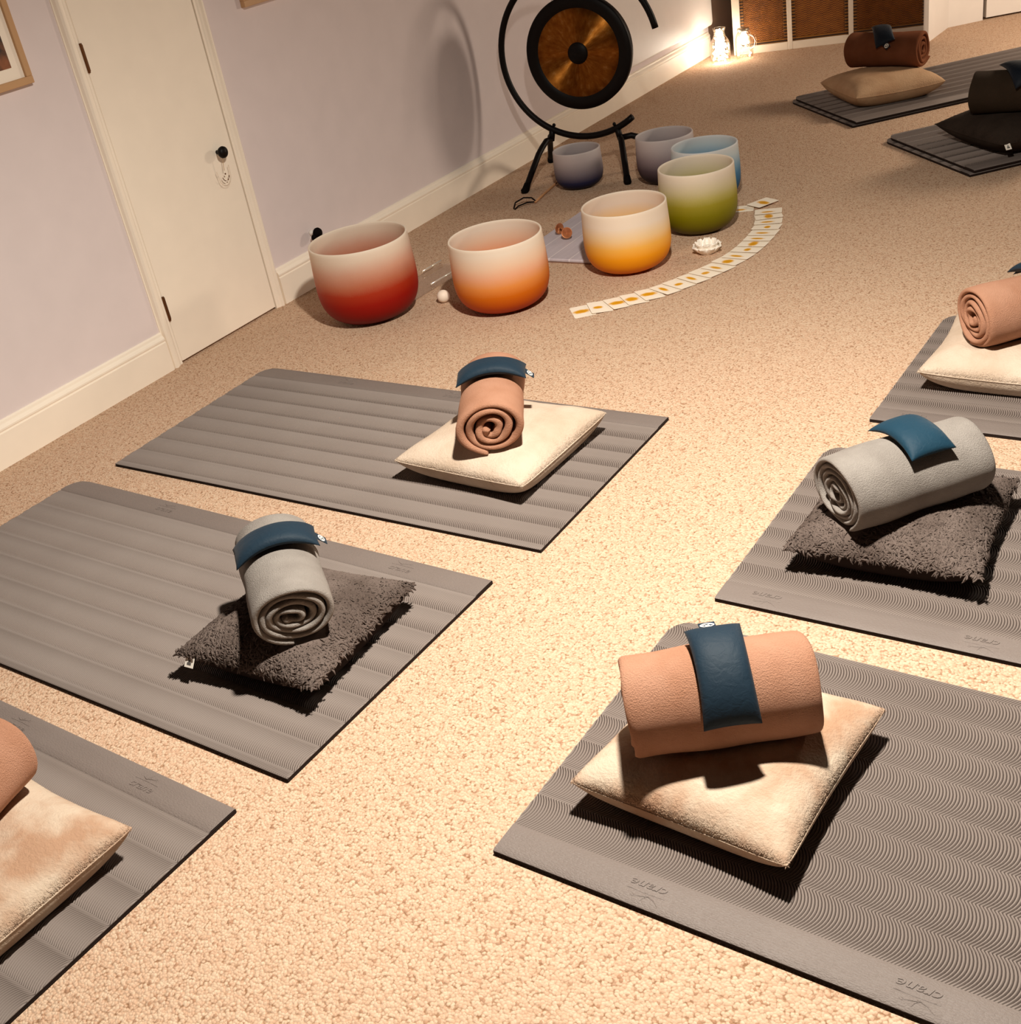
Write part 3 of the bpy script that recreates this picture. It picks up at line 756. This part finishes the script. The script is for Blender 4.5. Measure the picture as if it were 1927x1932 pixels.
# ------------------------------------------------------------------ crystal singing bowls
PROF = [(0, 0), (.45, 0.0), (.62, .02), (.78, .075), (.9, .16), (.97, .27), (1.0, .4), (1.0, .6), (.985, .8), (.97, 1.0)]
def spline(P, k=4):
    out = []
    for i in range(len(P) - 1):
        p0, p1, p2, p3 = P[max(i - 1, 0)], P[i], P[i + 1], P[min(i + 2, len(P) - 1)]
        for j in range(k):
            t_ = j / k
            out.append(tuple(.5 * (2 * p1[c] + (p2[c] - p0[c]) * t_ + (2 * p0[c] - 5 * p1[c] + 4 * p2[c] - p3[c]) * t_ ** 2 + (3 * p1[c] - p0[c] - 3 * p2[c] + p3[c]) * t_ ** 3) for c in (0, 1)))
    out.append(P[-1]); return out
def m_bowl(name, H, stops):
    t = NT(name); co = t.coord()
    z = t.math('DIVIDE', t.sep(co)[2], H)
    f = t.math('ADD', z, t.math('MULTIPLY', t.math('SUBTRACT', t.noise(co, 7, 3), .5), .07))
    f = t.math('ADD', f, t.math('MULTIPLY', t.math('SUBTRACT', t.noise(co, 300, 2), .5), .03))
    c = t.ramp(f, stops)
    t.base(c); t.set(Roughness=.5, Specular_IOR_Level=.3, Normal=t.bump(t.noise(co, 600, 2), .08, .0006))
    tr = t.node('ShaderNodeBsdfTranslucent'); t.link(c, tr.inputs['Color'])
    mx = t.node('ShaderNodeMixShader'); mx.inputs[0].default_value = .28
    t.link(t.p.outputs[0], mx.inputs[1]); t.link(tr.outputs[0], mx.inputs[2]); t.link(mx.outputs[0], t.out.inputs['Surface'])
    return t.m
def bowl(x, y, R, H, stops, label, cname):
    out = [(max(r, 1e-6) * R, z * H) for r, z in spline(PROF)]
    w = .0075
    inn = []
    for i, (r, z) in enumerate(out):
        a = out[max(i - 1, 0)]; b_ = out[min(i + 1, len(out) - 1)]; dx, dz = b_[0] - a[0], b_[1] - a[1]; l = math.hypot(dx, dz) or 1
        inn.append((max(1e-6, r - dz / l * w), z + dx / l * w))
    rim = [(out[-1][0] - .001, H + .002), (out[-1][0] - w / 2, H + .003), (inn[-1][0] + .001, H + .002)]
    o = MB().lathe(out + rim + inn[::-1], 72).build('singing_bowl', m_bowl(cname + '_frosted_crystal', H, stops), None, True)
    o.location = (x, y, 0); return tag(o, label, 'singing bowl', 'frosted crystal singing bowls')
W1 = '#f6e9d8'
bowl(.489, 3.320, .198, .308, [(.0, '#5c0400'), (.12, '#8c0600'), (.34, '#a81404'), (.48, '#bb3a1c'), (.60, '#cf7e5e'), (.74, '#e0ac92'), (.9, '#f0dcc8'), (1.0, W1)], 'red and white frosted singing bowl beside the cupboard door', 'red')
bowl(.993, 3.507, .183, .271, [(.0, '#9a2406'), (.12, '#cc4e00'), (.34, '#e07404'), (.48, '#f09c4c'), (.62, '#f5bc94'), (.76, '#f6d8bc'), (.92, W1), (1.0, W1)], 'orange and white frosted singing bowl, second from the cupboard door', 'orange')
bowl(1.303, 3.949, .170, .250, [(.0, '#e07004'), (.14, '#ee9400'), (.34, '#fbac10'), (.50, '#fcc458'), (.64, '#f9dca8'), (.82, W1), (1.0, W1)], 'yellow and white frosted singing bowl in the centre of the arc', 'yellow')
bowl(1.402, 4.399, .159, .261, [(.0, '#5a4c08'), (.10, '#6e6404'), (.36, '#8c8404'), (.52, '#a89c2c'), (.62, '#c4b868'), (.75, '#dcd0a8'), (.9, '#ece0cc'), (1.0, W1)], 'lime green and white frosted singing bowl in front of the blue one', 'green')
bowl(1.270, 4.775, .149, .237, [(.0, '#0c3c64'), (.3, '#1c6494'), (.5, '#4c88b0'), (.66, '#8cb4cc'), (.85, '#d0dce0'), (1.0, '#e4e4e4')], 'sky blue and white frosted singing bowl behind the green one', 'blue')
bowl(.950, 5.033, .138, .214, [(.0, '#140a14'), (.16, '#2c2028'), (.36, '#5c4c54'), (.58, '#9c8c90'), (.8, '#c8bcbc'), (1.0, '#dcd2d0')], 'greyish violet singing bowl at the right foot of the gong stand', 'violet')
bowl(.531, 4.930, .118, .178, [(.0, '#0c0a20'), (.14, '#16183c'), (.24, '#2a2c50'), (.36, '#645c6c'), (.58, '#a09498'), (.8, '#c8bcbc'), (1.0, '#d8cecc')], 'small indigo singing bowl standing under the gong', 'indigo')

# ------------------------------------------------------------------ gong and its stand
GC = Vector((.483, 5.144, .572)); GY = .198
def m_bronze():
    t = NT('hammered_bronze'); co = t.coord(); s = t.sep(co)
    ang = t.math('ARCTAN2', s[2], s[0]); rad = t.math('SQRT', t.math('ADD', t.math('MULTIPLY', s[0], s[0]), t.math('MULTIPLY', s[2], s[2])))
    cmb = t.node('ShaderNodeCombineXYZ'); t.link(t.math('MULTIPLY', ang, 5.0), cmb.inputs[0]); t.link(t.math('MULTIPLY', rad, 14.0), cmb.inputs[1])
    n = t.noise(cmb.outputs[0], 1.6, 4, .6); n2 = t.noise(co, 28, 3)
    t.base(t.ramp(t.math('ADD', t.math('MULTIPLY', n, .7), t.math('MULTIPLY', n2, .3)), [(.3, '#7a4212'), (.55, '#a5692a'), (.75, '#c89258')]))
    t.set(Metallic=1.0, Roughness=.46, Anisotropic=1.0, Anisotropic_Rotation=.25)
    tg = t.node('ShaderNodeTangent', direction_type='RADIAL', axis='Y'); t.link(tg.outputs[0], t.p.inputs['Tangent'])
    t.set(Normal=t.bump(n, .06, .003)); return t.m
BRONZE = m_bronze()
g = thing('gong', 'round bronze gong with black rim hanging in the black stand', 'gong', GC, GY)
def annulus(name, prof, mat, n=96):
    return MB().lathe(prof, n, (0, 0, 0), 'y').build(name, mat, g, True)
annulus('rim', [(.200, .004), (.205, .009), (.230, .011), (.256, .010), (.262, .004), (.262, -.03), (.256, -.03), (.256, -.002), (.230, .002), (.200, .000), (.200, .004)], BLACK)
annulus('bronze_face', [(.0505, .010), (.08, .0085), (.12, .0075), (.16, .0068), (.203, .006), (.203, .002), (.0505, .004), (.0505, .010)], BRONZE)
annulus('boss', [(1e-6, .022), (.02, .021), (.038, .017), (.049, .011), (.053, .006), (.053, 0), (1e-6, 0)], BLACK)
RR = .393
for sx_ in (-1, 1):
    MB().tube([(sx_ * .10, .004, .245), (sx_ * .115, .004, .30), (sx_ * .13, 0, math.sqrt(RR ** 2 - .13 ** 2) - .008)], .0035, 8).build('cord', FELT, g, True)
st = thing('gong_stand', 'black tubular gong stand with open ring and four bent feet', 'stand', (GC.x, GC.y, 0), GY)
ring = []
for i in range(81):
    a = D(11 + (306.5 - 11) * i / 80); ring.append((RR * math.cos(a), 0, GC.z + RR * math.sin(a)))
MB().tube(ring, .0155, 14).build('ring', BLACK, st, True)
def inv(p):                                                       # world point into the stand's frame
    d = Vector(p) - Vector((GC.x, GC.y, 0)); c, s = math.cos(-GY), math.sin(-GY); return (d.x * c - d.y * s, d.x * s + d.y * c, d.z)
for sgn, jx, feet in ((-1, -.185, [(.286, 4.800), (.14, 5.309)]), (1, .150, [(.776, 4.956), (.93, 5.34)])):
    jz = GC.z - math.sqrt(RR ** 2 - jx ** 2); hub = (jx + sgn * .012, 0, jz - .055)
    MB().tube([(jx, 0, jz), (jx + sgn * .006, 0, jz - .03), hub], .0155, 12).build('bracket', BLACK, st, True)
    MB().lathe(sphere_prof(.009), 10, (jx - sgn * .012, 0, jz + .010)).build('bolt', BLACK, st, True)
    for f in feet:
        fx, fy, _ = inv((f[0], f[1], 0))
        def lp(k, z): return (hub[0] + (fx - hub[0]) * k, hub[1] + (fy - hub[1]) * k, z)
        h = hub[2]
        leg = MB().tube([lp(0, h + .006), lp(.16, h + .010), lp(.30, h - .008), lp(.44, h * .82), lp(.58, h * .62), lp(.74, h * .40), lp(.9, h * .16), lp(.98, .014)], .0150, 12).build('leg', BLACK, st, True)
        MB().tube([lp(.88, h * .19 + .002), lp(.94, h * .10), lp(1.0, .010), lp(1.005, .002)], [.0165, .0185, .0185, .014], 12).build('rubber_foot', FELT, leg, True)

# mallet under the gong
WOOD = plain('pale_wood_stick', '#c89468', .5, .3, bump=(60, .15, .001))
t = thing('mallet', 'thin wooden mallet stick with black cord loop below the gong', 'mallet', (.437, 4.655, 0))
MB().tube([(0, 0, .008), (-.02, .11, .009), (-.042, .255, .010), (-.070, .455, .016)], .0055, 10).build('handle', WOOD, t, True)
MB().tube([(0, .005, .010), (-.015, -.005, .03), (-.05, -.02, .034), (-.08, -.05, .02), (-.07, -.085, .004), (-.058, -.095, .003), (-.05, -.075, .012), (-.025, -.035, .016), (-.004, -.006, .010)], .0035, 8).build('cord_loop', FELT, t, True)
MB().lathe(sphere_prof(.026, 0, 12), 20, (-.074, .480, 0)).build('head', FELT, t, True)

# clear tray between the red and orange bowls
t = thing('acrylic_tray', 'clear acrylic tray on the carpet between the red and orange bowls', 'tray', (.515, 3.66, 0), D(-3))
MB().box((-.085, -.19, .004), (.085, .19, .009), .003).build('sheet', m_clear('clear_acrylic', alpha=.35), t)
MB().tube([(-.080, .06, .018), (-.080, .19, .018)], .0035, 8).build('edge_rod', plain('polished_rod', '#fff4e6', .15, .8, Metallic=.6), t, True)
MB().tube([(.060, -.06, .018), (.064, .12, .018)], .0035, 8).build('edge_rod', plain('polished_rod_near', '#fff4e6', .15, .8, Metallic=.6), t, True)
for xx, yy in ((-.08, .06), (-.08, .19), (.060, -.06), (.064, .12)):
    MB().tube([(xx, yy, .008), (xx, yy, .018)], .003, 6).build('post', CLEAR, t, True)
o = MB().lathe(sphere_prof(.0255, 0, 16, .98), 28).build('ball', plain('white_rubber_ball', '#f6e6d4', .5, .3), None, True); o.location = (.722, 3.476, 0)
tag(o, 'small white ball on the carpet between the red and orange bowls', 'ball')

# pale board with hand cymbals on it
def m_board():
    t = NT('pale_lilac_board'); co = t.coord()
    s = t.sep(co); n = t.noise(t.mapping(co, (30, 3, 1)), 1.5, 3)
    ln = t.math('LESS_THAN', t.math('PINGPONG', t.math('ADD', s[0], .012), .048), .0022)
    c = t.mix(n, '#b4a8b0', '#cfc6cc'); t.base(t.mix(t.math('MULTIPLY', ln, .6), c, '#f0e8e4')); t.set(Roughness=.5); return t.m
t = thing('board', 'pale lilac grey board lying behind the orange and yellow bowls', 'board', (.945, 4.23, 0))
MB().box((-.185, -.29, .002), (.185, .29, .016), .004).build('panel', m_board(), t)
MB().box((-.187, -.292, 0), (.187, .292, .003)).build('backing', plain('board_backing', '#8b6a58', .7), t)
COPPER = plain('copper', '#c07a50', .38, .5, Metallic=.55)
t = thing('hand_cymbals', 'pair of small copper hand cymbals joined by a cord on the board', 'hand cymbals', (.848, 4.205, .0162))
CYM = [(1e-6, .0), (.004, .001), (.006, .006), (.010, .009), (.020, .012), (.0235, .0165), (.0215, .0165), (.017, .0125), (.0085, .010), (.006, .007), (1e-6, .005)]
c1 = MB().lathe(CYM, 28).build('cymbal', COPPER, t, True); c1.location = (.044, -.032, .0245); c1.rotation_euler = (D(68), 0, D(25))
c2 = MB().lathe(CYM, 28).build('cymbal', COPPER, t, True); c2.location = (-.036, .020, .0245); c2.rotation_euler = (D(86), 0, D(70))
MB().tube([(.038, -.020, .026), (.02, -.002, .020), (0, .014, .016), (-.022, .018, .024)], .003, 8).build('cord', plain('leather_cord', '#6a3c24', .7), t, True)

# white lotus candle holder
CER = plain('white_ceramic', '#fbf2e6', .3, .5)
t = thing('lotus_candle_holder', 'white ceramic lotus shaped candle holder in front of the green bowl', 'candle holder', (1.555, 4.125, 0))
MB().lathe([(1e-6, 0), (.030, 0), (.042, .012), (.044, .026), (.036, .026), (.032, .014), (1e-6, .012)], 32).build('base', CER, t, True)
MB().lathe([(1e-6, .012), (.019, .012), (.019, .026), (.017, .027), (.004, .0265), (1e-6, .028)], 20).build('tealight', plain('candle_wax', '#fff4e2', .5), t, True)
def petal(ang, r0, r1, z0, z1, wd, k):
    nu, nv = 9, 8; V = []
    for i in range(nu):
        s_ = i / (nu - 1)
        for j in range(nv):
            q_ = j / (nv - 1) * 2 - 1
            wdt = wd * (math.sin(PI * (.14 + .78 * s_)) ** .5) * (1 - .15 * s_)
            rr_ = r0 + (r1 - r0) * (s_ ** .8) - .006 * q_ * q_ + .004 * max(0, s_ - .75) * 4
            zz_ = z0 + (z1 - z0) * s_ ** 1.25 + .003 * q_ * q_ + .0015 * math.sin(9 * q_ + k)
            V.append((rr_ * math.cos(ang) - wdt * q_ * math.sin(ang), rr_ * math.sin(ang) + wdt * q_ * math.cos(ang), zz_))
    F = [(i * nv + j, i * nv + j + 1, i * nv + nv + j + 1, i * nv + nv + j) for i in range(nu - 1) for j in range(nv - 1)]
    o = build('petal', V, F, CER, t, True); m_ = o.modifiers.new('thick', 'SOLIDIFY'); m_.thickness = .003; m_.offset = 0
for k in range(8): petal(2 * PI * k / 8, .028, .056, .004, .030, .024, k)
for k in range(8): petal(2 * PI * (k + .5) / 8, .024, .044, .008, .044, .021, k + 3)

# ------------------------------------------------------------------ arc of cards
def m_card(name, ox, oy, sx_, sy_):
    t = NT(name); co = t.coord(); s = t.sep(co)
    dx = t.math('DIVIDE', t.math('SUBTRACT', s[0], ox), sx_); dy = t.math('DIVIDE', t.math('SUBTRACT', s[1], oy), sy_)
    d = t.math('SQRT', t.math('ADD', t.math('MULTIPLY', dx, dx), t.math('MULTIPLY', dy, dy)))
    d = t.math('ADD', d, t.math('MULTIPLY', t.math('SUBTRACT', t.noise(co, 70, 3), .5), .5))
    t.base(t.ramp(d, [(.0, '#d08c08'), (.60, '#e0a018'), (.82, '#f0cfa8'), (1.0, '#f7ead8')])); t.set(Roughness=.45, Specular_IOR_Level=.3); return t.m
CARDM = [m_card('card_print_a', 0, -.004, .022, .038), m_card('card_print_b', .004, -.008, .016, .022), m_card('card_print_c', -.003, -.012, .034, .013), m_card('card_print_d', .002, -.010, .026, .030)]
CW, CH = .112, .080
def card_mesh(mat):
    b = MB(); P = []
    for cx_, cy_, a0 in ((1, 1, 0), (-1, 1, 90), (-1, -1, 180), (1, -1, 270)):
        for i in range(4):
            a = D(a0 + 30 * i); P.append((cx_ * (CW / 2 - .005) + .005 * math.cos(a), cy_ * (CH / 2 - .005) + .005 * math.sin(a)))
    n = len(P); V = [(x_, y_, 0) for x_, y_ in P] + [(x_, y_, .0007) for x_, y_ in P]
    F = [tuple(range(n - 1, -1, -1)), tuple(range(n, 2 * n))] + [(i, (i + 1) % n, n + (i + 1) % n, n + i) for i in range(n)]
    o = build('oracle_card', V, F, mat, None, False); return o
CARDS = [card_mesh(m) for m in CARDM]
PATH = [(1.345, 3.488), (1.455, 3.594), (1.548, 3.712), (1.620, 3.850), (1.672, 3.985), (1.700, 4.130), (1.704, 4.270), (1.688, 4.400), (1.655, 4.520), (1.615, 4.615)]
PS = spline(PATH, 12); acc = [0]
for a, c in zip(PS[:-1], PS[1:]): acc.append(acc[-1] + math.hypot(c[0] - a[0], c[1] - a[1]))
def at_len(s):
    for i in range(len(acc) - 1):
        if acc[i + 1] >= s:
            f = (s - acc[i]) / (acc[i + 1] - acc[i]); a, c = PS[i], PS[i + 1]
            return a[0] + (c[0] - a[0]) * f, a[1] + (c[1] - a[1]) * f, math.atan2(c[1] - a[1], c[0] - a[0])
    a, c = PS[-2], PS[-1]; return c[0], c[1], math.atan2(c[1] - a[1], c[0] - a[0])
ORD = 'first second third fourth fifth sixth seventh eighth ninth tenth eleventh twelfth thirteenth fourteenth fifteenth sixteenth seventeenth eighteenth nineteenth twentieth'.split()
NC = 20
kinds = [0, 1, 0, 3, 0, 2, 1, 2, 1, 2, 3, 2, 1, 0, 2, 2, 1, 2, 0, 2]
look = ['large orange oval', 'small orange oval', 'thin orange streak', 'rounded orange blot']
def put_card(x, y, ang, tilt, kind, label, z=.0012):
    o = CARDS[kind].copy(); COL.objects.link(o)
    o.matrix_world = Matrix.Translation((x, y, z)) @ Matrix.Rotation(ang - PI / 2, 4, 'Z') @ Matrix.Rotation(tilt, 4, 'X')
    tag(o, label, 'card', 'cards in the curved row on the carpet')
for k in range(NC):
    x, y, a = at_len(acc[-1] * (k + .0) / (NC - 1))
    rv = rnd.uniform(-.09, .09)
    # each card lies with its far edge on the carpet and its near edge on the previous card
    put_card(x + rnd.uniform(-.003, .003), y + rnd.uniform(-.003, .003), a + rv, -.060 if k else 0.0, kinds[k],
             'cream card with %s, %s in the curved row from its left end' % (look[kinds[k]], ORD[k]), .0006 + (.0026 if k else 0))
put_card(1.555, 4.705, D(64) + PI / 2, 0.0, 0, 'cream card with large orange oval at the far top of the curved row', .0090)
put_card(1.480, 4.640, D(20) + PI / 2, 0.0, 2, 'cream card set apart, partly hidden behind the green bowl', .0006)
for c_ in CARDS: bpy.data.objects.remove(c_)

# ------------------------------------------------------------------ glass jars with fairy lights
GLASS = m_clear('jar_glass', alpha=.2)
def m_emit(name, c, s):
    t = NT(name); t.base(c); t.p.inputs['Emission Color'].default_value = lin(c); t.p.inputs['Emission Strength'].default_value = s; return t.m
FAIRY = m_emit('fairy_light_bulb', '#fff5e4', 34.0)
DIMFAIRY = m_emit('dim_fairy_light_bulb', '#fff5e4', 7.0)
WIRE = plain('silver_wire', '#d8c8b0', .3, .6, Metallic=.8)
def jar(x, y, prof, n_bulbs, label, seed, handle=False):
    t = thing('glass_jar', label, 'jar', (x, y, 0))
    R = max(r for r, z in prof); H = max(z for r, z in prof); w = .003
    outer = spline(prof, 4); MB().lathe(outer + [(max(1e-6, r - w), max(z, .004)) for r, z in outer[::-1]], 36).build('glass', GLASS, t, True)
    if handle:
        MB().tube([(.046, -.01, .15), (.075, -.014, .14), (.088, -.016, .11), (.078, -.014, .075), (.05, -.01, .06)], .007, 10).build('handle', GLASS, t, True)
        MB().lathe([(.036, H - .012), (.040, H - .010), (.040, H + .002), (.034, H + .004), (1e-6, H + .004)], 28).build('lid', WIRE, t, True)
    rg = random.Random(seed); pts = []; bl = MB()
    for i in range(70):
        s_ = i / 69; z_ = .014 + (H * .86) * s_; rr_ = np.interp(z_, [p[1] for p in prof], [p[0] for p in prof]) - .016
        a = i * 1.13 + rg.uniform(-.3, .3); k = rg.uniform(.45, 1.0); pts.append((rr_ * k * math.cos(a), rr_ * k * math.sin(a), z_ + rg.uniform(-.006, .006)))
    ls = MB().tube(pts, .0009, 5).build('fairy_light_wire', WIRE, t, True)
    for i in range(n_bulbs):
        p = pts[int(i * 69 / max(1, n_bulbs - 1))]; bl.lathe([(1e-6, -.006), (.0048, -.003), (.0055, .001), (.003, .006), (1e-6, .007)], 8, p)
    tag(bl.build('fairy_light_bulbs', DIMFAIRY if handle else FAIRY, ls, True), kind='stuff')
    return t
jar(.178, 7.445, [(1e-6, 0), (.056, 0), (.063, .006), (.064, .10), (.058, .135), (.040, .165), (.034, .185), (.036, .20), (.042, .215)], 70, 'glowing glass milk bottle filled with fairy lights in the far corner', 3)
jar(.305, 7.538, [(1e-6, 0), (.045, 0), (.055, .006), (.058, .05), (.056, .125), (.046, .155), (.038, .168), (.038, .185)], 11, 'glass jar with handle and fairy lights in front of the rattan screen', 5, True)
lamp('bottle_fairy_glow', 'POINT', (.178, 7.445, .08), 1.5, (1.0, .94, .84), .04)
lamp('jar_fairy_glow', 'POINT', (.305, 7.538, .09), 1.2, (1.0, .90, .74), .03)

# ------------------------------------------------------------------ rattan screen
def m_rattan():
    t = NT('woven_rattan'); co = t.coord(); s = t.sep(co)
    u = t.math('MULTIPLY', s[0], 2 * PI / .020); v = t.math('MULTIPLY', s[2], 2 * PI / .013)
    su = t.math('SINE', u); sv = t.math('SINE', v)
    par = t.math('SIGN', t.math('SINE', t.math('MULTIPLY', s[0], PI / .020)))
    h = t.math('ADD', t.math('MULTIPLY', t.math('ABSOLUTE', sv), .6), t.math('MULTIPLY', t.math('MULTIPLY', su, par), t.math('MULTIPLY', sv, .5)))
    n = t.noise(co, 22, 3)
    c = t.ramp(t.math('ADD', t.math('MULTIPLY', h, .55), t.math('MULTIPLY', n, .4)), [(.05, '#2c1204'), (.3, '#6e3a0c'), (.6, '#9a5c18'), (.9, '#b87c30')])
    t.base(c); t.set(Roughness=.45, Specular_IOR_Level=.4, Normal=t.bump(h, .8, .004)); return t.m
def m_cane():
    t = NT('cane_border_with_holes'); co = t.coord(); s = t.sep(co)
    f = t.math('LESS_THAN', t.math('PINGPONG', s[2], .0095), .0042)
    g = t.math('GREATER_THAN', t.sep(t.coord('Normal'))[1], -2.0)
    c = t.mix(t.noise(co, 30, 3), '#7c4a12', '#94601c'); t.base(t.mix(t.math('MULTIPLY', f, g), c, '#1c0a02')); t.set(Roughness=.5); return t.m
RATTAN = m_rattan(); CANE = m_cane()
A, Bp = Vector((.185, 7.652)), Vector((1.352, 8.030)); dv_ = Bp - A; SWD = dv_.length
t = thing('rattan_screen', 'white framed screen with three brown woven rattan panels', 'screen', (A.x, A.y, 0), math.atan2(dv_.y, dv_.x))
SH = 1.5
st_x = [(0, .050), (.345, .375), (.725, .755), (SWD - .035, SWD)]
b = MB()
for x0, x1 in st_x: b.box((x0, -.02, 0), (x1, .02, SH), .003)
for (a0, a1), (b0, b1) in zip(st_x[:-1], st_x[1:]):
    b.box((a1, -.018, 0), (b0, .018, .048), .002).box((a1, -.018, SH - .05), (b0, .018, SH), .002)
b.build('frame', plain('white_screen_paint', '#e6d8c6', .5, .3), t)
for (a0, a1), (b0, b1) in zip(st_x[:-1], st_x[1:]):
    pn = MB().box((a1, -.004, .048), (b0, .004, SH - .05)).build('rattan_panel', RATTAN, t)
    bd = MB()
    for lo, hi in (((a1, -.009, .048), (a1 + .022, -.004, SH - .05)), ((b0 - .022, -.009, .048), (b0, -.004, SH - .05)), ((a1 + .022, -.009, .048), (b0 - .022, -.004, .070)), ((a1 + .022, -.009, SH - .072), (b0 - .022, -.004, SH - .05))): bd.box(lo, hi, .002)
    bd.build('cane_border', CANE, pn)
